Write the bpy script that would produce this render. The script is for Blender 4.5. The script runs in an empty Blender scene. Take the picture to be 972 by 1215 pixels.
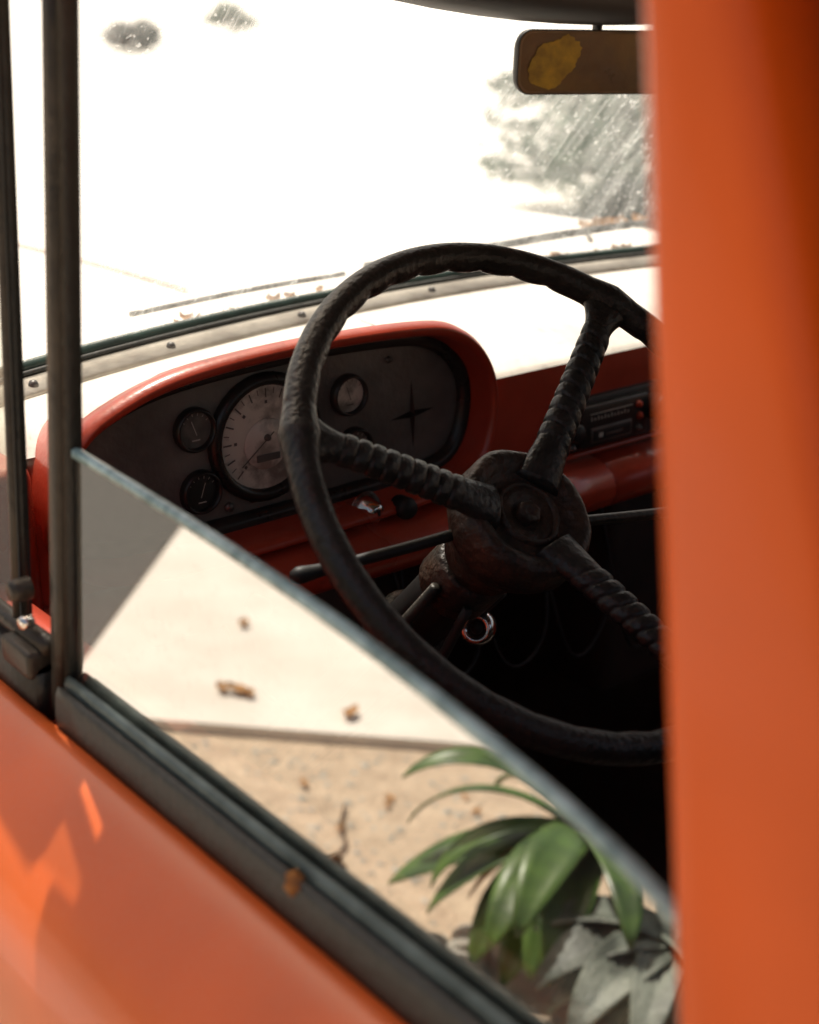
import bpy, math, random, bmesh
from mathutils import Vector, Matrix, noise
random.seed(7)
S=bpy.context.scene
COL=S.collection
# ---------------------------------------------------------------- helpers
def empty(name):
    e=bpy.data.objects.new(name,None); COL.objects.link(e); e.empty_display_size=.1; return e
def mk(name,verts,faces,mat,parent=None,smooth=True,fm=None,mats=None,bevel=0,sub=0):
    me=bpy.data.meshes.new(name); me.from_pydata([tuple(v) for v in verts],[],faces); me.update()
    ob=bpy.data.objects.new(name,me); COL.objects.link(ob)
    for m in (mats or [mat]): me.materials.append(m)
    if fm:
        for p,i in zip(me.polygons,fm): p.material_index=i
    if smooth:
        for p in me.polygons: p.use_smooth=True
    if bevel:
        b=ob.modifiers.new('b','BEVEL'); b.width=bevel; b.segments=3; b.limit_method='ANGLE'; b.angle_limit=.6
    if parent: ob.parent=parent
    return ob
def loft(rings,closed=True,cap=False):
    V=[];F=[]
    n=len(rings[0])
    for r in rings: V+=list(r)
    for i in range(len(rings)-1):
        for j in range(n if closed else n-1):
            a=i*n+j;b=i*n+(j+1)%n
            F.append((a,b,b+n,a+n))
    if cap:
        F.append(tuple(range(n-1,-1,-1))); k=(len(rings)-1)*n; F.append(tuple(range(k,k+n)))
    return V,F
def catmull(P,k=8,closed=False):
    out=[];n=len(P);P=[Vector(p) for p in P]
    for i in range(n if closed else n-1):
        p1=P[i];p2=P[(i+1)%n]
        p0=P[i-1] if (closed or i>0) else p1*2-p2
        p3=P[(i+2)%n] if (closed or i+2<n) else p2*2-p1
        for s in range(k):
            t=s/k
            out.append(.5*((2*p1)+(p2-p0)*t+(2*p0-5*p1+4*p2-p3)*t*t+(3*p1-p0-3*p2+p3)*t**3))
    if not closed: out.append(P[-1])
    return out
def tuberings(pts,rad,n=14,up=Vector((0,0,1)),sy=1.0):
    pts=[Vector(p) for p in pts]; R=[]
    for i,p in enumerate(pts):
        t=(pts[min(i+1,len(pts)-1)]-pts[max(i-1,0)]).normalized()
        if i==0:
            a=up-up.dot(t)*t
            if a.length<1e-3: a=Vector((1,0,0))-t.x*t
            a.normalize()
        else:
            a=(a-a.dot(t)*t).normalized()
        b=t.cross(a)
        r=rad[min(i,len(rad)-1)] if isinstance(rad,(list,tuple)) else rad
        R.append([p+a*(math.cos(2*math.pi*j/n)*r*sy)+b*(math.sin(2*math.pi*j/n)*r) for j in range(n)])
    return R
def tube(name,pts,rad,mat,parent=None,n=14,cap=True,up=Vector((0,0,1)),sy=1.0):
    V,F=loft(tuberings(pts,rad,n,up,sy),True,cap); return mk(name,V,F,mat,parent)
def box(name,lo,hi,mat,parent=None,bevel=.003):
    x0,y0,z0=lo;x1,y1,z1=hi
    V=[(x0,y0,z0),(x1,y0,z0),(x1,y1,z0),(x0,y1,z0),(x0,y0,z1),(x1,y0,z1),(x1,y1,z1),(x0,y1,z1)]
    F=[(0,3,2,1),(4,5,6,7),(0,1,5,4),(1,2,6,5),(2,3,7,6),(3,0,4,7)]
    return mk(name,V,F,mat,parent,smooth=bool(bevel),bevel=bevel)
def lathe(name,prof,origin,axis,mat,parent=None,n=40,mats=None,fmf=None,wob=0):
    ax=Vector(axis).normalized(); a=ax.orthogonal().normalized(); b=ax.cross(a); o=Vector(origin)
    rings=[]
    for r,h in prof:
        rg=[]
        for j in range(n):
            d=a*math.cos(2*math.pi*j/n)+b*math.sin(2*math.pi*j/n)
            k=1+wob*noise.noise(d*2.3+Vector((h*60,r*40,0)))
            rg.append(o+ax*(h+wob*.01*noise.noise(d*r*160))+d*max(r*k,1e-5))
        rings.append(rg)
    V,F=loft(rings); fm=None
    if fmf: fm=[fmf(i//n) for i in range(len(F))]
    return mk(name,V,F,mat,parent,mats=mats,fm=fm)
def profx(name,prof,xs,mat,parent=None,cap=True):
    rings=[[(x,y,z) for y,z in prof] for x in xs]
    V,F=loft(rings,True,cap); return mk(name,V,F,mat,parent)
def profy(name,prof,ys,mat,parent=None,closed=False,cap=False):
    rings=[[(x,y,z) for x,z in prof] for y in ys]
    V,F=loft(rings,closed,cap); return mk(name,V,F,mat,parent)
# ---------------------------------------------------------------- materials
def mat(name,col,rough=.5,metal=0,var=.15,scale=8,bump=0,bscale=60,col2=None,spec=.5,coat=0,rvar=.1,det=3,th=(.35,.65),dust=0):
    m=bpy.data.materials.new(name); m.use_nodes=True; N=m.node_tree.nodes; L=m.node_tree.links
    b=N['Principled BSDF']; tc=N.new('ShaderNodeTexCoord')
    n=N.new('ShaderNodeTexNoise'); n.inputs['Scale'].default_value=scale; n.inputs['Detail'].default_value=det; n.inputs['Roughness'].default_value=.6
    L.new(tc.outputs['Object'],n.inputs['Vector'])
    r=N.new('ShaderNodeValToRGB'); r.color_ramp.elements[0].position=th[0]; r.color_ramp.elements[1].position=th[1]
    c2=col2 or tuple(c*(1-var) for c in col); c1=col if col2 else tuple(min(1,c*(1+var)) for c in col)
    r.color_ramp.elements[0].color=(*c2,1); r.color_ramp.elements[1].color=(*c1,1)
    L.new(n.outputs['Fac'],r.inputs['Fac'])
    last=r.outputs['Color']
    if dust:
        n4=N.new('ShaderNodeTexNoise'); n4.inputs['Scale'].default_value=300; n4.inputs['Detail'].default_value=1
        L.new(tc.outputs['Object'],n4.inputs['Vector'])
        ge=N.new('ShaderNodeNewGeometry'); sx=N.new('ShaderNodeSeparateXYZ'); L.new(ge.outputs['Normal'],sx.inputs[0])
        mm=N.new('ShaderNodeMapRange'); mm.inputs['From Min'].default_value=.0; mm.inputs['From Max'].default_value=1; mm.inputs['To Min'].default_value=.1*dust; mm.inputs['To Max'].default_value=dust
        L.new(sx.outputs['Z'],mm.inputs['Value'])
        mu=N.new('ShaderNodeMath'); mu.operation='MULTIPLY'; L.new(mm.outputs[0],mu.inputs[0]); L.new(n4.outputs['Fac'],mu.inputs[1])
        mx=N.new('ShaderNodeMixRGB'); L.new(mu.outputs[0],mx.inputs[0]); L.new(last,mx.inputs[1]); mx.inputs[2].default_value=(.42,.37,.31,1); last=mx.outputs[0]
    L.new(last,b.inputs['Base Color'])
    mr=N.new('ShaderNodeMapRange'); mr.inputs['To Min'].default_value=max(0,rough-rvar); mr.inputs['To Max'].default_value=min(1,rough+rvar)
    L.new(n.outputs['Fac'],mr.inputs['Value']); L.new(mr.outputs['Result'],b.inputs['Roughness'])
    b.inputs['Metallic'].default_value=metal
    b.inputs['Specular IOR Level'].default_value=spec; b.inputs['Coat Weight'].default_value=coat; b.inputs['Coat Roughness'].default_value=.12
    if bump:
        n3=N.new('ShaderNodeTexNoise'); n3.inputs['Scale'].default_value=bscale; n3.inputs['Detail'].default_value=3
        L.new(tc.outputs['Object'],n3.inputs['Vector'])
        bp=N.new('ShaderNodeBump'); bp.inputs['Strength'].default_value=bump; bp.inputs['Distance'].default_value=.01
        L.new(n3.outputs['Fac'],bp.inputs['Height']); L.new(bp.outputs['Normal'],b.inputs['Normal'])
    return m
def glassmat(name,fac,tint,dust=.04,dustcol=(.75,.75,.7),streak=1.0,fmul=1.0,right=0):
    m=bpy.data.materials.new(name); m.use_nodes=True; N=m.node_tree.nodes; L=m.node_tree.links
    for x in list(N):
        if x.type!='OUTPUT_MATERIAL': N.remove(x)
    out=[x for x in N if x.type=='OUTPUT_MATERIAL'][0]
    tr=N.new('ShaderNodeBsdfTransparent'); tr.inputs[0].default_value=(*tint,1)
    gl=N.new('ShaderNodeBsdfGlossy'); gl.inputs['Roughness'].default_value=.0; gl.inputs['Color'].default_value=(.98,.97,.93,1)
    mx=N.new('ShaderNodeMixShader')
    if fac is None:
        fr=N.new('ShaderNodeFresnel'); fr.inputs[0].default_value=1.5
        mm=N.new('ShaderNodeMath'); mm.operation='MULTIPLY'; mm.inputs[1].default_value=fmul
        L.new(fr.outputs[0],mm.inputs[0]); L.new(mm.outputs[0],mx.inputs[0])
    else: mx.inputs[0].default_value=fac
    L.new(tr.outputs[0],mx.inputs[1]); L.new(gl.outputs[0],mx.inputs[2])
    df=N.new('ShaderNodeBsdfDiffuse'); df.inputs[0].default_value=(*dustcol,1)
    tl=N.new('ShaderNodeBsdfTranslucent'); tl.inputs[0].default_value=(*dustcol,1)
    ad=N.new('ShaderNodeMixShader'); ad.inputs[0].default_value=.7; L.new(df.outputs[0],ad.inputs[1]); L.new(tl.outputs[0],ad.inputs[2])
    tc=N.new('ShaderNodeTexCoord'); mp=N.new('ShaderNodeMapping'); mp.inputs['Scale'].default_value=(9*streak,3,1.6); mp.inputs['Rotation'].default_value=(0,.7,0)
    n=N.new('ShaderNodeTexNoise'); n.inputs['Scale'].default_value=3; n.inputs['Detail'].default_value=5; n.inputs['Roughness'].default_value=.78
    L.new(tc.outputs['Object'],mp.inputs[0]); L.new(mp.outputs[0],n.inputs['Vector'])
    mr=N.new('ShaderNodeMapRange'); mr.inputs['From Min'].default_value=.38; mr.inputs['From Max'].default_value=.68; mr.inputs['To Min'].default_value=dust*.5; mr.inputs['To Max'].default_value=dust*2.2
    L.new(n.outputs['Fac'],mr.inputs['Value'])
    n2=N.new('ShaderNodeTexNoise'); n2.inputs['Scale'].default_value=190; n2.inputs['Detail'].default_value=1
    L.new(tc.outputs['Object'],n2.inputs['Vector'])
    m2=N.new('ShaderNodeMapRange'); m2.inputs['From Min'].default_value=.62; m2.inputs['From Max'].default_value=.72; m2.inputs['To Max'].default_value=min(.5,dust*2.5)
    L.new(n2.outputs['Fac'],m2.inputs['Value'])
    sm=N.new('ShaderNodeMath'); sm.operation='ADD'; L.new(mr.outputs['Result'],sm.inputs[0]); L.new(m2.outputs['Result'],sm.inputs[1])
    last=sm
    if right:
        mp2=N.new('ShaderNodeMapping'); mp2.inputs['Scale'].default_value=(150,8,5); mp2.inputs['Rotation'].default_value=(0,-.75,0)
        n5=N.new('ShaderNodeTexNoise'); n5.inputs['Scale'].default_value=2; n5.inputs['Detail'].default_value=2
        L.new(tc.outputs['Object'],mp2.inputs[0]); L.new(mp2.outputs[0],n5.inputs['Vector'])
        m5=N.new('ShaderNodeMapRange'); m5.inputs['From Min'].default_value=.56; m5.inputs['From Max'].default_value=.75; m5.inputs['To Max'].default_value=right
        L.new(n5.outputs['Fac'],m5.inputs['Value'])
        s2=N.new('ShaderNodeMath'); s2.operation='ADD'; s2.use_clamp=True; L.new(sm.outputs[0],s2.inputs[0]); L.new(m5.outputs[0],s2.inputs[1]); last=s2
    m3=N.new('ShaderNodeMixShader'); L.new(last.outputs[0],m3.inputs[0]); L.new(mx.outputs[0],m3.inputs[1]); L.new(ad.outputs[0],m3.inputs[2])
    L.new(m3.outputs[0],out.inputs['Surface'])
    return m
M_orange=mat('orange_paint',(.74,.122,.010),.36,0,.12,4,.02,200,coat=.35,rvar=.12,spec=.45,dust=.12)
M_pillar=mat('orange_pillar_paint',(.72,.108,.006),.42,0,.12,4,.02,200,coat=.15,rvar=.12,spec=.35)
M_red=mat('red_dash_paint',(.47,.052,.022),.30,0,.2,9,.05,220,coat=.4,dust=.10)
M_cream=mat('cream_dash_top',(.82,.77,.69),.42,0,.06,10,.05,150)  # pale cream for dash top, cluster hood crown and wheel discs
M_hood=mat('hood_painted_glare',(.90,.81,.73),.4,0,.04,3,0)  # orange hood coloured pale, blown-out sun glare put into the base colour
M_crease=mat('hood_groove_brown',(.32,.13,.07),.7,0,.3,20)  # reddish brown for the thin strip along the hood crease
M_trim=mat('windshield_trim',(.52,.48,.41),.33,.3,.25,14,.1,120,col2=(.28,.25,.21))
M_rubber=mat('rubber',(.022,.024,.021),.5,0,.3,20,.15,160,dust=.12)
M_seal=mat('green_rubber_seal',(.02,.045,.035),.35,0,.4,20,.1,100)
M_post=mat('weathered_dark_metal',(.060,.050,.038),.42,.35,.4,22,.12,140,col2=(.022,.019,.016))
M_rail=mat('blue_grey_rail',(.17,.215,.21),.35,.4,.4,16,.1,120,col2=(.05,.068,.064))
M_wheel=mat('worn_black_bakelite',(.036,.034,.031),.36,0,.3,30,.22,180,col2=(.016,.015,.014),rvar=.15,dust=.10)
M_hub=mat('hub_rusty_black',(.085,.048,.031),.45,.1,.4,38,.4,110,col2=(.020,.018,.016),dust=.10)
M_black=mat('matte_black',(.016,.015,.014),.55,0,.3,12)
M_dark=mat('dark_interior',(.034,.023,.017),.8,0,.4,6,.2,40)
M_panel=mat('gauge_panel',(.22,.21,.19),.40,.2,.25,12,.1,160,col2=(.13,.122,.112),dust=.1)
M_bezel=mat('black_bezel',(.026,.025,.023),.3,0,.2,20)
M_face=mat('gauge_face_dark',(.20,.19,.165),.4,0,.3,50,col2=(.09,.085,.075))
M_speed=mat('speedometer_face',(.80,.75,.66),.35,.1,.3,26,col2=(.27,.245,.21),th=(.40,.54),det=5)  # glare on the dial painted in as pale mottling
M_speed2=mat('speedometer_centre',(.82,.77,.68),.35,.1,.3,30,col2=(.42,.38,.33),th=(.4,.55),det=5)  # centre disc carries the same painted glare
M_tick=mat('gauge_print',(.60,.57,.50),.5,0,.05,10)
M_tickd=mat('gauge_print_dark',(.12,.11,.10),.5,0,.05,10)
M_chrome=mat('chrome',(.75,.73,.70),.15,1,.1,10)
M_steel=mat('dull_steel',(.16,.15,.14),.4,.7,.3,20)
M_mirrorback=mat('mirror_housing',(.34,.27,.16),.4,.3,.3,20,col2=(.16,.12,.07))
M_yell=mat('peeling_mirror_silvering',(.24,.165,.055),.3,.1,0,14,.05,60,col2=(.085,.065,.035),th=(.30,.75),det=6)
M_ylw=mat('yellowed_silvering',(.72,.50,.055),.45,0,.2,70,.08,80,col2=(.36,.25,.04),th=(.3,.7),det=6)
M_rust=mat('rust_spot',(.50,.20,.03),.7,0,.4,60,.4,90,col2=(.12,.04,.012))
M_edge=mat('glass_edge',(.44,.64,.68),.2,0,.35,60,col2=(.16,.28,.30))
M_sand=mat('sand',(.60,.475,.345),.9,0,.2,14,1.0,55,col2=(.38,.29,.205),th=(.3,.7),det=7)
M_conc=mat('concrete',(.74,.695,.63),.85,0,.05,3,.15,90,col2=(.64,.595,.53))
M_pad=mat('pale_concrete',(.80,.76,.69),.85,0,.04,.5,.1,20)
M_strip=mat('dark_strip',(.085,.080,.072),.85,0,.2,40,.6,120)  # dark tone for the added strip that the side window reflects
M_leaf=mat('strap_leaf',(.080,.155,.028),.36,0,.3,9,.08,60,col2=(.022,.052,.013),dust=.06)
M_pleaf=mat('grey_ribbed_leaf',(.17,.205,.17),.5,0,.2,9,.3,80,col2=(.028,.046,.038),dust=.22,th=(.42,.6))
M_dry=mat('dry_leaf',(.36,.19,.07),.8,0,.3,20,.2,60)
M_fol=mat('shrub_foliage',(.10,.15,.09),.6,0,.3,5,col2=(.045,.075,.05))
M_fold=mat('dark_shrub_foliage',(.035,.055,.045),.6,0,.3,5,col2=(.015,.025,.022))
M_twig=mat('twig',(.12,.08,.05),.9)
M_rock=mat('stone',(.50,.48,.42),.85,0,.3,20,.5,40,col2=(.26,.24,.20))
M_red_led=mat('red_button',(.5,.06,.02),.4)
M_win=glassmat('window_glass',.68,(.50,.53,.48),.02)
M_vent=glassmat('vent_glass',.28,(.75,.82,.78),.05)
M_wind=glassmat('dusty_windshield',None,(.97,.985,.97),.14,(.86,.88,.84),streak=1.2,fmul=.12,right=.22)
# ---------------------------------------------------------------- ground
def flat(name,pts,z,mat_,parent=None,thick=0):
    if thick:
        n=len(pts); V=[(x,y,z) for x,y in pts]+[(x,y,z-thick) for x,y in pts]
        F=[tuple(range(n))]+[(i+n,(i+1)%n+n,(i+1)%n,i) for i in range(n)]
        return mk(name,V,F,mat_,parent,False)
    return mk(name,[(x,y,z) for x,y in pts],[tuple(range(len(pts)))],mat_,parent,False)
flat('ground',[(-500,-500),(500,-500),(500,500),(-500,500)],0,M_sand)
c=Vector((-.806,3.085)); dn=Vector((-.83,-.56)); dl=Vector((-.66,.75))
slab=[c,c+dl*4.2,c+dl*4.2+dn*5,c+dn*5]
flat('concrete_pavement',[tuple(p) for p in slab],.030,M_conc,thick=.029)
dr=Vector((.75,.66))
flat('added_dark_strip',[tuple(p) for p in (c+dr*.02-dl*.3,c+dr*.85-dl*.3,c+dr*.85+dl*6,c+dr*.02+dl*6)],.006,M_strip)  # strip added to give the side window's front corner a dark reflection
flat('driveway',[(1.2,3.4),(90,3.4),(160,160),(-1,160),(.4,7)],.010,M_pad)
V=[];F=[]
for i in range(2600):
    x=random.uniform(-2.6,-.5);y=random.uniform(1.0,3.2);r=random.uniform(.002,.009)*random.choice([1,1,1.6])
    if (Vector((x,y))-c).dot(Vector((-.56,.83)))>-.03: continue
    k=len(V); a=random.random()*6
    for j in range(5): V.append((x+r*math.cos(a+j*1.256)*random.uniform(.7,1.2),y+r*math.sin(a+j*1.256),.001))
    V.append((x,y,r*.8))
    for j in range(5): F.append((k+j,k+(j+1)%5,k+5))
mk('pebbles',V,F,M_rock)
V=[];F=[]
def addleaf(x,y,z,L,a,curl=.3,w=.4):
    k=len(V); ca,sa=math.cos(a),math.sin(a)
    for i in range(5):
        t=i/4; ww=w*L*math.sin(math.pi*min(.97,.06+.9*t))
        for s in (-1,0,1):
            px=(t-.5)*L; py=s*ww*.5*(1+.25*random.uniform(-1,1)); pz=z+.004+curl*L*(abs(s)*.5+(t-.5)**2)*random.uniform(.6,1.2)
            V.append((x+px*ca-py*sa,y+px*sa+py*ca,pz))
    for i in range(4):
        for s in range(2):
            q=k+i*3+s; F.append((q,q+1,q+4,q+3))
for x,y,L in ((-1.32,2.99,.075),(-1.29,3.02,.06),(-1.34,2.96,.05),(-1.63,3.44,.06),(-1.52,2.74,.075)): addleaf(x,y,.032,L,random.random()*6,.4,.55)
for x,y,L in ((-1.2,2.5,.05),(-1.15,2.28,.05),(-1.35,2.35,.04),(-1.0,2.5,.04),(-1.5,2.2,.04),(-.95,2.2,.035)): addleaf(x,y,.002,L,random.random()*6)
for i in range(40): addleaf(random.uniform(-2.4,-.6),random.uniform(.8,2.4),.002,random.uniform(.02,.05),random.random()*6)
for i in range(10): 
    p=c+dn*random.uniform(2,5)+dl*random.uniform(.2,4); addleaf(p.x,p.y,.032,random.uniform(.03,.06),random.random()*6)
mk('fallen_leaves',V,F,M_dry)
tube('fallen_twig',catmull([(-1.22,2.36,.012),(-1.15,2.28,.015),(-1.10,2.20,.01),(-1.0,2.16,.012)],5),.004,M_twig,n=6)
def strap(V,F,base,az,L,el0,droop,w,fold=.25,n=14,twist=0,rib=0,taper=.25):
    k=len(V); p=Vector(base); ds=L/n
    cols=(-1,-.5,0,.5,1) if not rib else [i/8-1 for i in range(17)]
    m=len(cols)
    for i in range(n+1):
        t=i/n; el=el0-droop*t*(.5+.5*t); d=Vector((math.cos(az)*math.cos(el),math.sin(az)*math.cos(el),math.sin(el)))
        side=Vector((-math.sin(az),math.cos(az),0)); up=side.cross(d)*-1
        side=(side*math.cos(twist*t)+up*math.sin(twist*t))
        ww=w*(math.sin(math.pi*(.10+.895*t))**.6)*(1-taper*t)
        for q,s in enumerate(cols):
            V.append(p+side*(s*ww*.5)+up*(abs(s)*fold*ww*.5+ .03*ww*math.sin(9*t+s*2)+(rib if q%2 else 0)))
        p=p+d*ds
    for i in range(n):
        for s in range(m-1):
            q=k+i*m+s; F.append((q,q+1,q+m+1,q+m))
plant=empty('strap_leaf_plant')
cx,cy,cz=-1.235,1.635,.285
V=[];F=[]
r_=math.radians
specs=[(41,.41,50,105,.072,.3),(50,.38,28,100,.055,-.4),(28,.34,12,95,.06,.2),(46,.40,-18,25,.125,.2),(22,.34,-12,45,.12,-.3),(62,.30,-38,10,.10,0),(2,.33,-25,45,.12,.3),(-15,.36,10,80,.12,0),(-35,.36,0,70,.12,0),
 (95,.30,25,90,.07,0),(130,.36,35,90,.07,0),(180,.4,40,95,.08,0),(225,.42,45,90,.08,0),(270,.36,35,80,.09,0),(305,.4,30,85,.10,0),(335,.38,25,90,.11,.3),(30,.30,-52,0,.12,0),(-8,.32,-50,10,.12,0),(-25,.3,-35,20,.12,0),(10,.30,-62,0,.12,0)]
for a,L,e,d,w,tw in specs:
    strap(V,F,(cx+.02*math.cos(r_(a)),cy+.02*math.sin(r_(a)),cz),r_(a),L,r_(e),r_(d),w,twist=tw,fold=random.uniform(.18,.4))
o=mk('leaves',V,F,M_leaf,plant); so=o.modifiers.new('t','SOLIDIFY'); so.thickness=.003
tube('stem',[(cx-.03,cy,0),(cx-.01,cy,.12),(cx,cy,.28)],[.04,.034,.028],M_twig,plant,n=10)
V=[];F=[]
for a,L,e,d,w in ((36,.16,-8,40,.03),(50,.20,-22,40,.028),(5,.26,-35,20,.035),(45,.22,-42,10,.04),(20,.26,-5,70,.018),(-10,.26,-15,60,.03)):
    strap(V,F,(cx+.02,cy+.015,cz-.01),r_(a),L,r_(e),r_(d),w,.5,twist=1.6)
mk('dead_leaves',V,F,M_dry,plant)
pl2=empty('broad_leaf_plant')
V=[];F=[]
for a,L,e,d,w in ((48,.26,22,70,.12),(22,.28,12,70,.14),(-5,.30,10,70,.14),(70,.22,-10,50,.11),(40,.26,-28,30,.13),(-30,.30,15,80,.12),(150,.26,30,80,.11),(210,.26,30,80,.11),(300,.26,30,80,.11),(12,.28,-40,20,.14)):
    strap(V,F,(-1.17,1.345,.215),r_(a),L,r_(e),r_(d),w,.42,n=18,rib=.0055,twist=random.uniform(-.3,.3),taper=.5)
o=mk('leaves',V,F,M_pleaf,pl2); so=o.modifiers.new('t','SOLIDIFY'); so.thickness=.003
tube('stem',[(-1.17,1.345,0),(-1.17,1.345,.215)],[.03,.02],M_twig,pl2,n=8)
for i,(x,y,r) in enumerate(((-1.05,1.72,.045),(-.99,1.67,.04),(-1.10,1.78,.028),(-.95,1.74,.026),(-1.02,1.80,.022),(-.93,1.64,.03),(-1.0,1.60,.03))):
    me=bpy.data.meshes.new('garden_stone'); ob=bpy.data.objects.new('garden_stone',me); COL.objects.link(ob)
    bm=bmesh.new(); bmesh.ops.create_icosphere(bm,subdivisions=3,radius=r)
    for v in bm.verts:
        k=1+.35*noise.noise(v.co*18+Vector((i*3,0,0))); v.co=Vector((v.co.x*k*1.2,v.co.y*k,v.co.z*k*.75))
    bm.to_mesh(me); bm.free(); me.materials.append(M_rock); ob.location=(x,y,r*.5)
    for p in me.polygons:p.use_smooth=True
def shrub(name,cen,rad,n,ls,m):
    V=[];F=[]; cl=[]
    for i in range(26):
        u=Vector((random.gauss(0,1),random.gauss(0,1),random.gauss(0,1))).normalized()*random.uniform(.35,.95)
        cl.append((Vector((u.x*rad[0],u.y*rad[1],u.z*rad[2]*.9)),random.uniform(.2,.42)))
    for i in range(n):
        c_,s=random.choice(cl)
        d=Vector((random.gauss(0,1),random.gauss(0,1),random.gauss(0,1))).normalized()*(s*random.uniform(.5,1.1))
        p=Vector(cen)+c_+Vector((d.x*rad[0],d.y*rad[1],d.z*rad[2]))
        if p.z<.02: continue
        a=Vector((random.gauss(0,1),random.gauss(0,1),random.gauss(0,.7))).normalized(); b=a.orthogonal().normalized()
        l=ls*random.uniform(.6,1.3); k=len(V)
        V+= [p-a*l,p+b*l*.4,p+a*l,p-b*l*.4]; F.append((k,k+1,k+2,k+3))
    e=empty(name); mk('foliage',V,F,m,e,False)
    for i in range(7):
        c_,s=cl[i]
        tube('branch_%d'%i,[(cen[0],cen[1],0),Vector((cen[0],cen[1],cen[2]*.5))+c_*.4,Vector(cen)+c_],[.03,.018,.006],M_twig,e,n=6)
    return e
shrub('shrub',(7.9,7.2,.66),(1.45,1.3,.66),6000,.055,M_fol)
shrub('shrub',(9.6,7.6,.8),(1.6,1.4,.8),4500,.06,M_fol)
shrub('shrub',(6.15,5.55,.30),(.50,.42,.34),5000,.045,M_fold)
shrub('shrub',(17.8,32.8,.42),(.8,.8,.42),1500,.10,M_fold)
shrub('shrub',(27.5,43.5,.5),(1.1,1.0,.5),600,.14,M_fol)
# ---------------------------------------------------------------- truck body
T=empty('pickup_truck')
def ybase(x): return 1.262-.30*(x-1.06)**2
side=[(.3345,1.150),(.330,1.1535),(.322,1.1525),(.310,1.146),(.293,1.133),(.275,1.115),(.259,1.092),(.248,1.062),(.242,1.02),(.238,.95),(.228,.93),(.228,.90),(.240,.88),(.244,.70),(.256,.52),(.30,.44)]
def ys(a,b,n): return [a+(b-a)*i/n for i in range(n+1)]
profy('door_skin',side,ys(.165,1.235,8),M_orange,T)
profy('cab_corner_skin',side,ys(-.28,.158,6),M_orange,T)
mx=[(2*1.06-x,z) for x,z in side]
profy('passenger_side_skin',mx[::-1],ys(-.28,1.24,8),M_orange,T)
def fender(name,y0,y1,wc,wr,mir,zt=1.13):
    n=40;V=[];F=[]
    fs=[(.42,zt+.02),(.34,zt+.018),(.29,zt-.005),(.262,zt-.04),(.244,zt-.1),(.238,.95),(.228,.92),(.240,.88)]
    for i in range(n+1):
        y=y0+(y1-y0)*i/n; zb=.5
        if abs(y-wc)<wr: zb=max(zb,.37+math.sqrt(wr**2-(y-wc)**2))
        pr=fs+[(.242,min(.87,zb+.06)),(.25,min(.86,zb))]
        for x,z in pr:
            z=max(z,zb) ; xx=2.12-x if mir else x
            V.append((xx,y,z))
    m=len(pr)
    for i in range(n):
        for j in range(m-1):
            a=i*m+j;F.append((a,a+1,a+m+1,a+m))
    return mk(name,V,F,M_orange,T)
fender('front_fender',1.243,2.62,1.95,.42,False)
fender('front_fender_passenger',1.243,2.62,1.95,.42,True)
fender('bed_side',-2.5,-.30,-1.35,.42,False)
fender('bed_side_passenger',-2.5,-.30,-1.35,.42,True)
box('bed_floor',(.30,-2.48,.70),(1.82,-.32,.74),M_orange,T)
box('tailgate',(.30,-2.53,.70),(1.82,-2.49,1.15),M_orange,T)
box('bed_front',(.30,-.34,.70),(1.82,-.31,1.15),M_orange,T)
box('grille',(.30,2.60,.62),(1.82,2.66,1.12),M_orange,T,.02)
box('front_bumper',(.22,2.70,.42),(1.90,2.78,.58),M_trim,T,.02)
for i in range(5): box('grille_bar_%d'%i,(.45,2.665,.70+i*.07),(1.67,2.68,.72+i*.07),M_trim,T)
for xx in (.50,1.62): lathe('headlamp',[(0,.03),(.05,.025),(.085,.01),(.1,0),(.1,-.03)],(xx,2.68,.87),(0,1,0),M_chrome,T)
for xx,yy in ((.36,1.95),(1.76,1.95),(.36,-1.35),(1.76,-1.35)):
    sgn=-1 if xx<1 else 1
    lathe('tyre',[(.2,.0),(.2,.09),(.27,.105),(.34,.10),(.365,.07),(.365,-.07),(.34,-.10),(.2,-.1),(.2,0)],(xx,yy,.365),(sgn,0,0),M_rubber,T)
    lathe('wheel_disc',[(0,.08),(.07,.085),(.09,.05),(.17,.04),(.2,.09),(.205,.09)],(xx,yy,.365),(sgn,0,0),M_cream,T)
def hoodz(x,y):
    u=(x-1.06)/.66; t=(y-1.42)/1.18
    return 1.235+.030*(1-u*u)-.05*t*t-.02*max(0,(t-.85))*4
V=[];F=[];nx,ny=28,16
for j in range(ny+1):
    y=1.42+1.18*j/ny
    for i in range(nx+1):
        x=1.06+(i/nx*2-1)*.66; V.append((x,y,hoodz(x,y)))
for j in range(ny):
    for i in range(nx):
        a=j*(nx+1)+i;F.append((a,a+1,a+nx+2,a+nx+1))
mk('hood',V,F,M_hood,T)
V=[];F=[]
for j in range(13):
    y=1.44+.62*j/12
    for dx in (-.003,.003): V.append((.835+dx,y,hoodz(.835,y)+.0035))
for j in range(12): F.append((j*2,j*2+1,j*2+3,j*2+2))
mk('hood_groove',V,F,M_crease,T)
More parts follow.
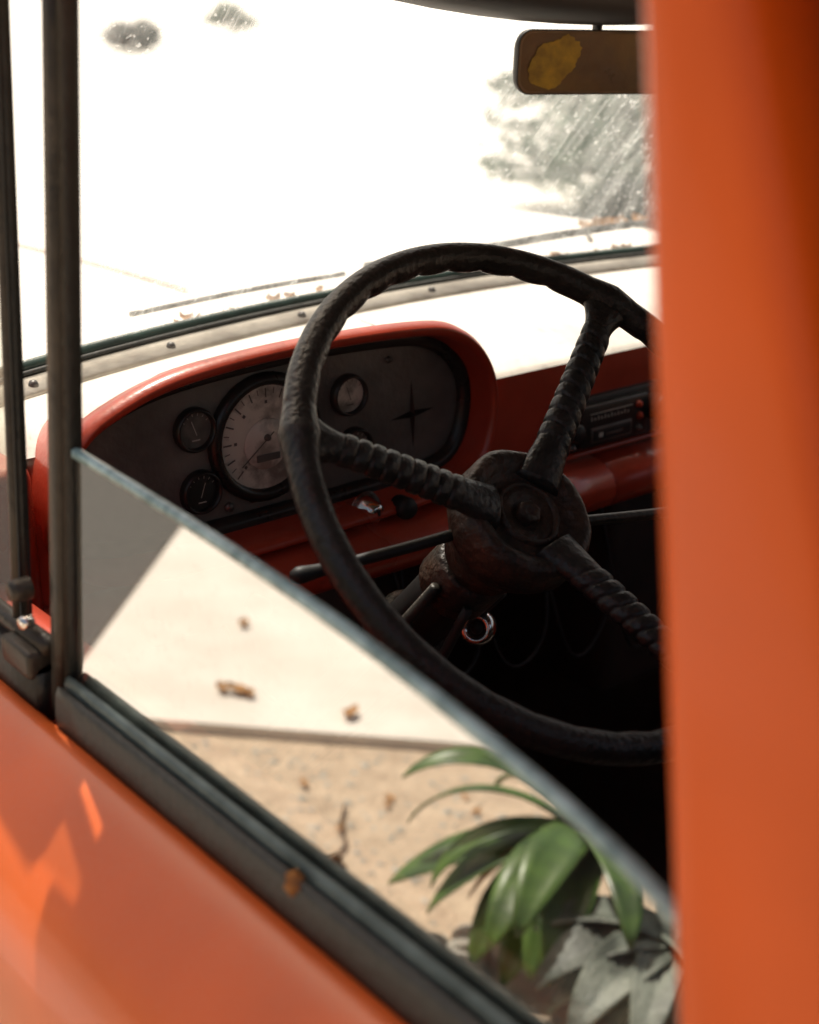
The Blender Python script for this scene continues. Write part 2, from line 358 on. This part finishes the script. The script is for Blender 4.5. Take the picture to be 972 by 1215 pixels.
# cowl rises to meet the hood's rear edge
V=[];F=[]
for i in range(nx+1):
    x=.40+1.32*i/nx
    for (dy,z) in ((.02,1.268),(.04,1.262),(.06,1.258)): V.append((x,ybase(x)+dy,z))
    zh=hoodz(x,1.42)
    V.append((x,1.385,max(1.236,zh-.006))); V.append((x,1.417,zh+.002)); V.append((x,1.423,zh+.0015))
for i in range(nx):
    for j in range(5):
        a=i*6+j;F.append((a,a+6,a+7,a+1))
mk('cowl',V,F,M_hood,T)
tube('wiper_arm',catmull([(1.40,1.34,1.275),(1.30,1.275,1.305),(1.10,1.275,1.300)],6),.004,M_black,T,8)
tube('wiper_blade',catmull([(1.62,1.20,1.305),(1.42,1.262,1.306),(1.20,1.285,1.300),(.98,1.290,1.297)],6),.005,M_black,T,8)
tube('wiper_blade_driver',catmull([(.95,1.290,1.292),(.82,1.282,1.292),(.66,1.255,1.292)],6),.003,M_steel,T,8)
V=[];F=[]
for x,y,L in ((1.385,1.30,.04),(1.36,1.31,.03),(1.41,1.295,.03),(1.45,1.30,.03)): addleaf(x,y,1.294,L,random.random()*6,.6,.6)
for i in range(50):
    x=random.choice([random.uniform(.72,.95),random.uniform(1.05,1.5)]); addleaf(x,ybase(x)+random.uniform(.022,.05),1.268,random.uniform(.006,.018),random.random()*6,.8,.4)
mk('cowl_leaf_litter',V,F,M_dry)
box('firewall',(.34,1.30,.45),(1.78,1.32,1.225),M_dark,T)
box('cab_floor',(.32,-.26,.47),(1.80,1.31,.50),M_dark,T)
box('cab_rear_wall',(.345,-.28,.50),(1.775,-.25,1.17),M_orange,T)
box('cab_rear_post',(.345,-.28,1.172),(.50,-.25,1.62),M_orange,T)
box('cab_rear_post_passenger',(1.62,-.28,1.172),(1.775,-.25,1.62),M_orange,T)
box('passenger_door_panel',(1.72,-.2,.5),(1.755,1.25,1.150),M_red,T)
V=[];F=[];nx,ny=16,12
for j in range(ny+1):
    v=j/ny
    for i in range(nx+1):
        u=i/nx*2-1
        yf=1.02-.14*u*u
        y=-.30+(yf+.30)*v
        x=1.06+u*(.715)
        z=1.625+.06*(1-u**4)*(math.sin(math.pi*min(1,max(0,.08+.84*v)))**.5)
        V.append((x,y,z))
for j in range(ny):
    for i in range(nx):
        a=j*(nx+1)+i;F.append((a,a+1,a+nx+2,a+nx+1))
o=mk('roof',V,F,M_orange,T); so=o.modifiers.new('t','SOLIDIFY'); so.thickness=.012; so.offset=1
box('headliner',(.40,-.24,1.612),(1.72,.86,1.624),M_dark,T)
rings=[]
for i in range(25):
    x=.42+1.28*i/24; zz=1.563+.25*(x-1.06)**2; yy=.985-.20*(x-1.06)**2
    rings.append([(x,yy-.055,1.635),(x,yy-.06,zz+.02),(x,yy-.045,zz+.004),(x,yy-.02,zz),(x,yy,zz+.003),(x,yy+.012,zz+.015),(x,yy+.015,1.64)])
V,F=loft(rings,True,True); mk('windshield_header',V,F,M_black,T)
for s,nme in ((1,'a_pillar'),(-1,'a_pillar_passenger')):
    X=lambda x:x if s==1 else 2.12-x
    tube(nme,[(X(.350),1.16,1.15),(X(.362),1.12,1.30),(X(.382),1.03,1.48),(X(.40),.955,1.64)],.022,M_orange,T,12)
box('window_top_rail',(.352,.26,1.640),(.382,.93,1.668),M_orange,T,.006)
def pillar(name,fr,bk,x0,x1,z0,z1,mat_):
    R=[]
    for i in range(9):
        z=z0+(z1-z0)*i/8; yf=fr(z); yb=bk(z); dx=.08*(z-1.185)
        a=x0+dx*.6;b=x1+dx
        R.append([(b,yf-.004,z),(a+.012,yf,z),(a+.005,yf-.002,z),(a+.001,yf-.007,z),(a,yf-.015,z),(a,yb+.012,z),(a+.004,yb+.003,z),(a+.012,yb,z),(b,yb,z)])
    V,F=loft(R,True,True); return mk(name,V,F,mat_,T)
pillar('door_rear_pillar',lambda z:.286+.17*(z-1.449),lambda z:.215+.37*(z-1.449),.316,.385,1.14,1.66,M_pillar)
pillar('door_gap_seal',lambda z:.211+.37*(z-1.449),lambda z:.165+.33*(z-1.449),.352,.385,1.14,1.66,M_black)
pillar('cab_rear_pillar',lambda z:.147+.33*(z-1.449),lambda z:-.27,.322,.385,1.14,1.66,M_orange)
def xg(z): return .35+.08*(z-1.185)
def vbar(name,y0,y1,z0,z1,dx0,dx1,mat_,lean=0):
    R=[]
    for z in ys(z0,z1,6):
        l=lean*(z-z0); a=xg(z)+dx0;b=xg(z)+dx1;r=.003
        R.append([(a+r,y0+l,z),(a,y0+r+l,z),(a,y1-r+l,z),(a+r,y1+l,z),(b-r,y1+l,z),(b,y1-r+l,z),(b,y0+r+l,z),(b-r,y0+l,z)])
    V,F=loft(R,True,True); return mk(name,V,F,mat_,T)
vbar('division_post',.780,.795,1.150,1.66,-.008,.006,M_post)
vbar('division_post_channel',.7735,.7795,1.150,1.66,-.0065,.0075,M_rubber)
vbar('division_post_fillet',.7955,.799,1.150,1.66,-.005,.003,M_steel)
vbar('vent_frame_rear',.844,.853,1.195,1.66,-.008,.002,M_post,.04)
vbar('vent_frame_seal',.8395,.8435,1.195,1.66,-.006,.002,M_rubber,.04)
tube('vent_frame_bottom',[(.346,.80,1.194),(.346,.86,1.192),(.348,1.0,1.192),(.352,1.12,1.197)],.007,M_post,T,8)
box('vent_pivot_bracket',(.330,.801,1.172),(.352,.845,1.192),M_post,T,.004)
lathe('vent_pivot_screw',[(0,.004),(.004,.004),(.005,.001),(.005,-.004)],(.336,.812,1.210),(-1,-.2,0),M_chrome,T,12)
lathe('vent_latch',[(0,.006),(.006,.006),(.008,.002),(.008,-.008)],(.338,.824,1.228),(-1,0,0),M_post,T,12)
V=[];F=[]
for z in ys(1.2,1.64,4):
    for k in range(2):
        yy=(.854+.04*(z-1.195)) if k==0 else 1.15-.42*(z-1.2)
        V.append((xg(z)-.004,yy,z))
for i in range(4): F.append((i*2,i*2+1,i*2+3,i*2+2))
vg=empty('vent_window'); mk('vent_glass',V,F,M_vent,vg)
yy=ys(.16,.772,20)
profy('sill_outer_strip',[(.3335,1.140),(.3330,1.160),(.3340,1.174),(.3365,1.179),(.3395,1.178),(.3405,1.170),(.3405,1.140)],yy,M_rubber,T,True,True)
profy('sill_rail',[(.3408,1.150),(.3408,1.1795),(.3425,1.1835),(.3450,1.1845),(.3472,1.182),(.3478,1.150)],yy,M_rail,T,True,True)
profy('sill_inner_strip',[(.354,1.145),(.354,1.176),(.358,1.180),(.366,1.179),(.369,1.173),(.369,1.145)],yy,M_rubber,T,True,True)
profy('sill_outer_strip_front',[(.3335,1.140),(.3330,1.160),(.3340,1.174),(.3365,1.179),(.346,1.182),(.35,1.140)],ys(.801,1.14,6),M_rubber,T,True,True)
profy('door_inner_panel',[(.370,1.165),(.395,1.163),(.402,1.15),(.402,.55),(.370,.55)],ys(.17,1.20,6),M_red,T,True,True)
me=bpy.data.meshes.new('rust'); bm=bmesh.new(); bmesh.ops.create_icosphere(bm,subdivisions=3,radius=1)
for v in bm.verts:
    k=1+.5*noise.noise(v.co*2.2); v.co=Vector((.3365+v.co.x*k*.0045,.507+v.co.y*k*.006,1.175+v.co.z*k*.007))
bm.to_mesh(me); bm.free(); me.materials.append(M_rust); ob=bpy.data.objects.new('sill_rust_spot',me); COL.objects.link(ob); ob.parent=T
# ---- half-lowered side window
W_=empty('side_window')
top=catmull([(.770,1.3325,0),(.62,1.3255,0),(.48,1.314,0),(.36,1.296,0),(.29,1.278,0),(.235,1.255,0)],8)
V=[];F=[]
for p in top:
    for k in range(7):
        z=1.14+(p.y-1.14)*k/6; V.append((xg(z),p.x,z))
for i in range(len(top)-1):
    for k in range(6):
        a=i*7+k;F.append((a,a+1,a+8,a+7))
mk('window_glass',V,F,M_win,W_)
R=[]
for p in top:
    z=p.y;x=xg(z);R.append([(x-.0036,p.x,z-.0030),(x-.003,p.x,z+.001),(x,p.x,z+.0022),(x+.003,p.x,z+.001),(x+.0036,p.x,z-.0030),(x,p.x,z-.0005)])
V,F=loft(R,True,True); mk('glass_ground_edge',V,F,M_edge,W_)
WS=empty('windshield')
V=[];F=[];nx=30
for i in range(nx+1):
    x=.44+1.24*i/nx; xt=1.06+(x-1.06)*.95
    b=Vector((x,ybase(x)+.012,1.275)); t=Vector((xt,.99-.20*(xt-1.06)**2,1.60))
    for k in range(9):
        q=b.lerp(t,k/8); q.y+=.018*math.sin(math.pi*k/8); V.append(q)
for i in range(nx):
    for k in range(8):
        a=i*9+k;F.append((a,a+9,a+10,a+1))
mk('windshield_glass',V,F,M_wind,WS)
bp=[(x,ybase(x)+.010,1.277) for x in ys(.40,1.72,40)]
tube('lower_seal',bp,.0065,M_seal,WS,10)
tube('seal_lip',[(x,y-.010,z-.003) for x,y,z in bp],.0028,M_rubber,WS,8)
# ---------------------------------------------------------------- dashboard
D=empty('dashboard')
R=[]
for x in ys(.38,1.74,50):
    y=ybase(x); R.append([(x,y-.001,1.2715),(x,y-.018,1.2735),(x,y-.0195,1.2755),(x,y-.022,1.2735),(x,y-.039,1.270),(x,y-.041,1.262),(x,y,1.262)])
V,F=loft(R,True,True); mk('windshield_trim_strip',V,F,M_trim,D)
for x in (.50,.664,.84,1.03,1.22,1.41,1.60):
    y=ybase(x)-.030
    lathe('trim_screw',[(0,.0035),(.003,.003),(.0045,.0005),(.0048,-.002)],(x,y,1.273),(0,-.1,1),M_steel,D,12)
def xw(a,b,n): return [a+(b-a)*i/n for i in range(n+1)]
def dashtop(name,x0,x1,yl,roll):
    V=[];F=[];xs=xw(x0,x1,30);m=0
    for x in xs:
        yb=ybase(x)-.039; row=[]
        for k in range(9):
            t=k/8; y=yb+(yl-yb)*t; row.append((x,y,1.265-.026*t**1.3+.004*math.sin(math.pi*t)))
        if roll: row+=[(x,yl-.005,1.2375),(x,yl-.009,1.234)]
        m=len(row);V+=row
    for i in range(len(xs)-1):
        for k in range(m-1):
            a=i*m+k;F.append((a,a+1,a+m+1,a+m))
    return mk(name,V,F,M_cream,D)
dashtop('dash_top',.895,1.76,1.012,True)
dashtop('dash_top_behind_cluster',.36,.8945,1.045,False)
inner=catmull([(.452,1.20,0),(.468,1.245,0),(.505,1.268,0),(.566,1.284,0),(.68,1.291,0),(.80,1.288,0),(.850,1.278,0),(.881,1.252,0),(.890,1.22,0),(.882,1.182,0),(.858,1.161,0),(.80,1.155,0),(.68,1.152,0),(.56,1.152,0),(.49,1.158,0),(.460,1.174,0)],7,True)
n=len(inner)
def off(P,ax,az):
    out=[]
    for i in range(len(P)):
        t=(P[(i+1)%len(P)]-P[i-1]).normalized(); nn=Vector((-t.y,t.x,0))
        out.append(P[i]+Vector((nn.x*ax,nn.y*az,0)))
    return out
outer=off(inner,.014,.024); rimc=off(inner,.010,.018)
def ring(P,y): return [ (p.x,y,p.y) for p in P]
outer=[Vector((p.x,max(p.y,1.138),0)) for p in outer]
def back(t):
    y=.988+(1.20-.988)*t
    return [(.66+(p.x-.66)*(1-.05*t),y+(-.03*t if p.x<.55 else 0),1.15+(p.y-1.15)*(1-.36*t)) for p in outer]
rr=[back(t) for t in (1,.8,.6,.4,.2,.09,.04,0)]
rr.append(ring(off(inner,.0135,.0225),.981)); rr.append(ring(off(inner,.0115,.0195),.977)); rr.append(ring(rimc,.976)); rr.append(ring(off(inner,.0075,.013),.978)); rr.append(ring(off(inner,.006,.010),.984)); rr.append(ring(off(inner,.005,.007),1.005));rr.append(ring(off(inner,.004,.005),1.012))
V,F=loft(rr)
fm=[]
for i in range(len(F)):
    p=outer[i%n]; fm.append(0 if ((i//n)<5 and p.x>.475 and p.y>1.24) else 1)
mk('cluster_hood',V,F,None,D,mats=[M_cream,M_red],fm=fm)
rr=[ring(off(inner,.005,.006),1.009),ring(off(inner,.001,.001),1.008),ring(off(inner,-.004,-.004),1.010),ring(off(inner,-.006,-.006),1.018)]
V,F=loft(rr); mk('cluster_bezel',V,F,M_bezel,D)
P=off(inner,-.003,-.003); mk('cluster_panel',[(p.x,1.020,p.y) for p in P],[tuple(range(len(P)))],M_panel,D,False)
lo=outer
ir=max(range(n),key=lambda i:lo[i].x); il=min(range(n),key=lambda i:lo[i].x)
arc=[];i=ir
while True:
    arc.append((lo[i].x-.002,lo[i].y+.002)); 
    if i==il: break
    i=(i+1)%n
poly=[(1.76,1.110),(1.76,1.230),(1.6,1.2335),(1.3,1.2335),(1.1,1.2335),(lo[ir].x-.002,1.2335)]+arc+[(.36,lo[il].y),(.36,1.110)]
mk('dash_face',[(x,1.003,z) for x,z in poly],[tuple(range(len(poly)))],M_red,D,False)
box('dash_end_panel',(.362,.99,1.10),(.430,1.14,1.252),M_red,D,.012)
lip=[(1.006,1.128),(.992,1.1275),(.978,1.124),(.966,1.116),(.960,1.104),(.9605,1.092),(.967,1.081),(.980,1.076),(1.006,1.075)]
profx('dash_lower_lip',lip,xw(.36,1.0575,10),M_red,D)
profx('dash_lower_lip_passenger',lip,xw(1.061,1.76,10),M_red,D)
profx('dash_crease',[(1.003,1.137),(.997,1.1345),(.996,1.131),(1.003,1.129)],xw(.91,1.76,6),M_red,D)
def gauge(x,z,r,face):
    lathe('gauge_bezel',[(r*1.22,.0),(r*1.22,.004),(r*1.12,.008),(r*1.02,.008),(r*.98,.003),(r*.97,.0)],(x,1.0195,z),(0,-1,0),M_bezel,D,40)
    lathe('gauge_face',[(0,.0025),(r*.6,.0025),(r,.0025)],(x,1.0195,z),(0,-1,0),face,D,40)
def bar(x,z,ang,r0,r1,w,m=None,y=1.0155):
    ca,sa=math.cos(ang),math.sin(ang)
    return [(x+ca*r+(-sa)*s*w/2,y,z+sa*r+ca*s*w/2) for r,s in ((r0,-1),(r1,-1),(r1,1),(r0,1))]
TV=[];TF=[];DV=[];DF=[]
def addbar(*a,**k):
    q=len(TV); TV.extend(bar(*a,**k)); TF.append((q,q+1,q+2,q+3))
def addbard(*a,**k):
    q=len(DV); DV.extend(bar(*a,**k)); DF.append((q,q+1,q+2,q+3))
SX,SZ=.660,1.2225
gauge(SX,SZ,.0485,M_speed)
for i in range(25):
    a=math.radians(225-270*i/24); addbard(SX,SZ,a,.040 if i%2 else .037,.0455,.0008 if i%2 else .0014)
    if i%4==0: addbard(SX,SZ,a,.0315,.0345,.0028)
lathe('speedometer_inner_disc',[(0,.0042),(.022,.0042),(.0235,.0030)],(SX,1.0195,SZ-.006),(0,-1,0),M_speed2,D,32)
lathe('speedometer_cap',[(0,.007),(.0025,.007),(.0035,.004)],(SX,1.0195,SZ),(0,-1,0),M_tickd,D,16)
mk('speedometer_needle',bar(SX,SZ,math.radians(218),-.008,.036,.0012,None,y=1.0135),[(0,1,2,3)],M_tickd,D,False)
box('odometer',(SX-.012,1.0135,SZ-.021),(SX+.012,1.0150,SZ-.015),M_tickd,D,0)
for gx,gz,fc in ((.588,1.243,M_face),(.591,1.186,M_bezel),(.752,1.245,M_speed),(.758,1.193,M_face)):
    gauge(gx,gz,.0165,fc)
    ab=addbard if fc is M_speed else addbar
    for i in range(6): ab(gx,gz,math.radians(145-22*i),.0128,.015,.0006)
    ab(gx,gz-.002,math.radians(random.choice([70,110,130])),-.003,.011,.0007)
    ab(gx,gz-.009,0,-.004,.004,.0012)
for (x,z,w) in ((.645,1.168,.004),(.80,1.27,.003),(.70,1.278,.003),(.62,1.165,.004)):
    lathe('panel_screw',[(0,.003),(w,.0025),(w*1.2,0)],(x,1.0195,z),(0,-1,0),M_steel,D,10)
mk('gauge_marks',TV,TF,M_tick,D,False); mk('speedometer_marks',DV,DF,M_tickd,D,False)
ex,ez=.829,1.212
pts=[]
for k in range(8):
    a=math.radians(45*k+3); r=.034 if k%2==0 else .0045
    pts.append((ex+math.cos(a)*r*.8,1.0195,ez+math.sin(a)*r))
V=pts+[(ex,1.0155,ez)]
F=[(k,(k+1)%8,8) for k in range(8)]
mk('star_emblem',V,F,M_black,D,False)
lathe('ignition_lock',[(0,.020),(.006,.020),(.009,.018),(.011,.012),(.0145,.008),(.016,.002),(.017,0)],(.755,.998,1.1385),(0,-1,0),M_chrome,D,24)
box('ignition_keyway',(.7535,.9765,1.134),(.7565,.979,1.143),M_black,D,0)
def knob(x,z,r,l,m=M_black,y=1.0):
    lathe('knob',[(0,l),(r*.8,l),(r,l*.85),(r*.92,l*.4),(r*.4,l*.3),(r*.4,0)],(x,y,z),(0,-1,0),m,D,20)
knob(.785,1.1385,.011,.032); knob(.845,1.139,.010,.030)
knob(.60,1.10,.010,.03,y=.965); knob(.50,1.105,.010,.03,y=.965)
lathe('warning_lamp',[(0,.006),(.004,.005),(.006,0)],(.697,1.002,1.136),(0,-1,0),M_steel,D,14)
# ---------------------------------------------------------------- radio
RD=empty('car_radio')
ox=-.018
box('radio_plate',(1.020+ox,.994,1.138),(1.182+ox,1.006,1.194),M_black,RD,.003)
box('radio_body',(1.045+ox,.986,1.143),(1.148+ox,.998,1.188),M_bezel,RD,.002)
box('radio_tape_slot',(1.060+ox,.9845,1.147),(1.122+ox,.987,1.164),M_steel,RD,.001)
box('radio_tape_flap',(1.063+ox,.9835,1.1495),(1.119+ox,.9846,1.1615),M_black,RD,.0005)
for i in range(12): box('radio_scale_mark_%d'%i,(1.060+ox+i*.005,.9850,1.172),(1.0612+ox+i*.005,.9858,1.176-.0012*(i%2)),M_tick,RD,0)
box('radio_scale_line',(1.058+ox,.9850,1.179),(1.122+ox,.9858,1.1797),M_tick,RD,0)
box('radio_badge',(1.070+ox,.9828,1.153),(1.076+ox,.9833,1.158),M_tick,RD,0)
box('radio_lettering',(1.080+ox,.9828,1.154),(1.106+ox,.9833,1.1565),M_steel,RD,0)
for x,z,m in ((1.030,1.180,M_red_led),(1.033,1.148,M_steel),(1.132,1.178,M_red_led),(1.134,1.165,M_red_led),(1.133,1.152,M_steel)):
    lathe('radio_button',[(0,.006),(.0022,.0055),(.003,.004),(.0042,.002),(.0042,0)],(x+ox,.987,z),(0,-1,0),m,RD,14)
lathe('radio_knob',[(0,.022),(.011,.022),(.013,.019),(.013,.008),(.015,.006),(.015,0)],(1.163+ox,.994,1.170),(0,-1,0),M_black,RD,24)
lathe('radio_knob_tuning',[(0,.02),(.008,.02),(.010,.017),(.010,0)],(1.033+ox,.994,1.165),(0,-1,0),M_black,RD,20)
# ---------------------------------------------------------------- steering wheel
SW=empty('steering_wheel')
C0=Vector((.703,.694,1.2575)); th=math.radians(46)
Nn=Vector((0,-math.cos(th),math.sin(th))); e1=Vector((1,0,0)); e2=Vector((0,math.sin(th),math.cos(th)))
Rm=.2050; spokes=[math.radians(a) for a in (156,43,280)]
V=[];F=[];NU=420;NV=20
def angd(a,b): return abs((a-b+math.pi)%(2*math.pi)-math.pi)
for i in range(NU):
    a=2*math.pi*i/NU; rad=e1*math.cos(a)+e2*math.sin(a); dmin=min(angd(a,s) for s in spokes)
    g=abs(math.cos(a*20))**.7; gmask=min(1,max(0,(dmin-.16)/.08))
    rr0=.0116+.0028*max(0,1-dmin/.10)
    for j in range(NV):
        p=2*math.pi*j/NV
        cx_=math.cos(p); sn=math.sin(p)
        inner_w=max(0,-cx_*.75-sn*.5)
        r=rr0-.0028*gmask*inner_w*(1-g)
        V.append(C0+rad*(Rm+cx_*r)+Nn*(sn*r*1.05))
for i in range(NU):
    for j in range(NV):
        F.append((i*NV+j,i*NV+(j+1)%NV,((i+1)%NU)*NV+(j+1)%NV,((i+1)%NU)*NV+j))
mk('rim',V,F,M_wheel,SW)
HD=.041
for k,a in enumerate(spokes):
    rad=e1*math.cos(a)+e2*math.sin(a); tan=-e1*math.sin(a)+e2*math.cos(a)
    R=[];n_=150
    for i in range(n_+1):
        t=i/n_; rr1=.198-(.198-.030)*t
        h=-.001-(HD+.004)*(t**1.15)
        w=.0110+.0125*max(0,1-t/.16)**2+.0030*t+.005*max(0,(t-.78)/.22)
        hh=.0090+.0018*t
        ring_=[]
        for j in range(22):
            q=2*math.pi*j/22; tt=t+.022*math.cos(q)
            rb=0
            if .15<tt<.80:
                s=(tt-.15)/.65*9; fr=s-math.floor(s); rb=.0026*(1-abs(2*fr-1)**5)-.0015
            ring_.append(C0+rad*rr1+Nn*h+tan*(math.cos(q)*(w+rb))+Nn*(math.sin(q)*(hh+rb)))
        R.append(ring_)
    V,F=loft(R,True,True); mk('spoke_%d'%(k+1),V,F,M_wheel,SW)
H0=C0-Nn*HD
lathe('hub',[(0,-.009),(.011,-.009),(.013,-.006),(.022,-.0045),(.026,-.0065),(.036,-.0055),(.0395,-.002),(.045,.0015),(.050,.0015),(.0535,-.001),(.0560,-.006),(.0570,-.014),(.0565,-.026),(.053,-.036),(.047,-.046),(.040,-.054),(.036,-.066),(.034,-.078),(.026,-.08)],H0,Nn,M_hub,SW,56,wob=.035)
lathe('hub_nut',[(0,.0),(.004,0),(.0042,.003),(.009,.003),(.010,.0015),(.010,-.008)],H0-Nn*.003,Nn,M_hub,SW,6)
lathe('horn_ring_seat',[(.0225,-.006),(.0235,-.002),(.0265,-.002),(.0275,-.006)],H0,Nn,M_hub,SW,32,wob=.05)
CD=empty('steering_column')
A=lambda h,dx=0,dn=0: tuple(H0-Nn*h+e1*dx+e2*dn)
tube('column_jacket',[A(.078),A(.16),A(.40),A(.80)],[.028,.027,.026,.026],M_black,CD,24)
tube('column_collar',[A(.085),A(.088),A(.125),A(.130)],[.030,.033,.033,.030],M_hub,CD,24)
tube('shift_rod',[A(.10,-.038,-.005),A(.45,-.045,-.02),A(.75,-.05,-.02)],.005,M_post,CD,10)
tube('shift_tube',[A(.12,.034,-.018),A(.7,.036,-.02)],.008,M_dark,CD,10)
tube('wire_loom',catmull([A(.10,-.02,-.03),A(.18,-.03,-.055),A(.28,-.01,-.045),A(.45,-.03,-.05)],6),.0045,M_black,CD,8)
tube('column_clamp',[A(.20),A(.202),A(.235),A(.237)],[.028,.034,.034,.028],M_hub,CD,24)
box('column_bracket',(.655,.965,1.045),(.725,1.03,1.09),M_dark,CD,.004)
ax_=(-.72,-.60,.35)
hc=(.734,.815,1.088)
lathe('horn_contact_cup',[(0,.004),(.006,.004),(.008,.010),(.012,.011),(.0155,.005),(.0165,-.004),(.012,-.014),(0,-.018)],hc,ax_,M_chrome,CD,24)
lathe('horn_contact_core',[(0,.012),(.004,.011),(.0055,.004)],hc,ax_,M_black,CD,16)
tube('turn_signal_lever',catmull([(.685,.748,1.214),(.62,.757,1.210),(.55,.770,1.206),(.520,.775,1.205)],6),[.0045]*12+[.0045,.005,.0055,.006,.0065,.0065,.004],M_black,CD,12)
tube('shift_lever',catmull([(.70,.775,1.200),(.78,.770,1.185),(.93,.760,1.165),(1.0,.75,1.165)],6),.0048,M_post,CD,12)
lathe('shift_lever_knob',[(0,.02),(.010,.016),(.014,0),(.010,-.014),(.005,-.018)],(1.01,.749,1.165),(1,0,0),M_black,CD,20)
UD=empty('under_dash_wiring')
for k in range(7):
    x=.6+.1*k; tube('wire_%d'%k,catmull([(x,1.03,1.08),(x+.04,1.0,.98-.02*k),(x+.12,1.02,.93),(x+.16,1.08,1.05)],6),.0022,M_black,UD,6)
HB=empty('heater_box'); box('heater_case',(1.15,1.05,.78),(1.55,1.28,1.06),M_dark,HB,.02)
PD=empty('foot_pedals')
for x in (.58,.74): 
    box('pedal_pad',(x-.035,.98,.66),(x+.035,1.0,.72),M_rubber,PD,.005); tube('pedal_arm',[(x,1.0,.69),(x,1.12,.85),(x,1.2,1.05)],.008,M_dark,PD,8)
BS=empty('bench_seat')
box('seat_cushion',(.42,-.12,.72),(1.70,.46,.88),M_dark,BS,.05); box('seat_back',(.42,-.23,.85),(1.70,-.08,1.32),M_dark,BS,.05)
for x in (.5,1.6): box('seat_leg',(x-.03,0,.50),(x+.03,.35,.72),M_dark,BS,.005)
# ---------------------------------------------------------------- mirror
RM=empty('rearview_mirror')
mc=Vector((1.035,.975,1.530)); a_=Vector((.955,-.29,-.022)).normalized(); nrm=Vector((-.29,-.955,-.05)).normalized(); u_=a_.cross(nrm)*-1
if u_.z<0:u_=-u_
def rrect(w,h,r,k=6):
    o=[]
    for cxs,cys,a0 in ((1,1,0),(-1,1,90),(-1,-1,180),(1,-1,270)):
        for i in range(k+1):
            an=math.radians(a0+90*i/k); o.append((cxs*(w-r)+r*math.cos(an),cys*(h-r)+r*math.sin(an)))
    return o
def mr_ring(w,h,r,d): return [mc+a_*x+u_*y+nrm*d for x,y in rrect(w,h,r)]
R=[mr_ring(.085,.016,.012,-.022),mr_ring(.096,.025,.014,-.014),mr_ring(.1,.0285,.014,-.004),mr_ring(.1005,.0292,.014,.003),mr_ring(.0995,.0282,.013,.0045),mr_ring(.0965,.0255,.012,.0035)]
V,F=loft(R,True,False); F.append(tuple(range(len(R[0])-1,-1,-1)))
nr=len(R[0]); fm=[0 if i//nr<4 else 1 for i in range(len(F)-1)]+[0]
mk('housing',V,F,None,RM,mats=[M_black,M_mirrorback],fm=fm)
P=mr_ring(.0968,.0258,.012,.0036); mk('mirror_face',P,[tuple(range(len(P)))],M_yell,RM,False)
V=[];
for i in range(60):
    an=2*math.pi*i/60; k=1+.22*noise.noise(Vector((math.cos(an)*1.6,math.sin(an)*1.6,3.1)))+.10*noise.noise(Vector((math.cos(an)*7,math.sin(an)*7,1)))
    V.append(mc+a_*(-.063+.025*k*math.cos(an)+.010*math.sin(an))+u_*(.001+.0225*k*math.sin(an))+nrm*.0046)
mk('yellowed_patch',V,[tuple(range(60))],M_ylw,RM,False)
tube('stem',catmull([mc-nrm*.018,mc-nrm*.03+Vector((0,0,.02)),mc+Vector((-.005,.01,.06)),mc+Vector((-.005,.0,.09))],5),.005,M_black,RM,10)
# ---------------------------------------------------------------- light, world, camera
el=math.radians(62); az=math.radians(22)
sd=Vector((math.sin(az)*math.cos(el),math.cos(az)*math.cos(el),math.sin(el)))
w=bpy.data.worlds.new("World"); S.world=w; w.use_nodes=True; N=w.node_tree.nodes; L=w.node_tree.links
sk=N.new('ShaderNodeTexSky'); sk.sky_type='NISHITA'; sk.sun_disc=False; sk.sun_elevation=el; sk.sun_rotation=az; sk.dust_density=6; sk.ozone_density=.6
mxx=N.new('ShaderNodeMixRGB'); mxx.blend_type='MULTIPLY'; mxx.inputs[0].default_value=1; mxx.inputs[2].default_value=(1.0,.92,.79,1)
L.new(sk.outputs[0],mxx.inputs[1]); L.new(mxx.outputs[0],N['Background'].inputs[0]); N['Background'].inputs[1].default_value=.15
ld=bpy.data.lights.new('sun','SUN'); ld.energy=5; ld.angle=math.radians(.5); ld.color=(1,.95,.87)
lo_=bpy.data.objects.new('sun',ld); COL.objects.link(lo_); lo_.rotation_euler=sd.to_track_quat('Z','Y').to_euler(); lo_.location=(3,8,12)
cd=bpy.data.cameras.new('camera'); cam=bpy.data.objects.new('camera',cd); COL.objects.link(cam); S.camera=cam
cd.sensor_fit='VERTICAL'; cd.sensor_height=36; cd.lens=36*1687/1215; cd.clip_start=.02; cd.clip_end=1500
cam.location=(0,0,1.6)
ps=math.radians(39); ph=math.radians(20.4)
fw=Vector((math.sin(ps)*math.cos(ph),math.cos(ps)*math.cos(ph),-math.sin(ph)))
cam.rotation_euler=fw.to_track_quat('-Z','Y').to_euler()
cd.dof.use_dof=True; cd.dof.focus_distance=1.16; cd.dof.aperture_fstop=4.8
S.view_settings.view_transform='Standard'; S.view_settings.look='None'; S.view_settings.exposure=0
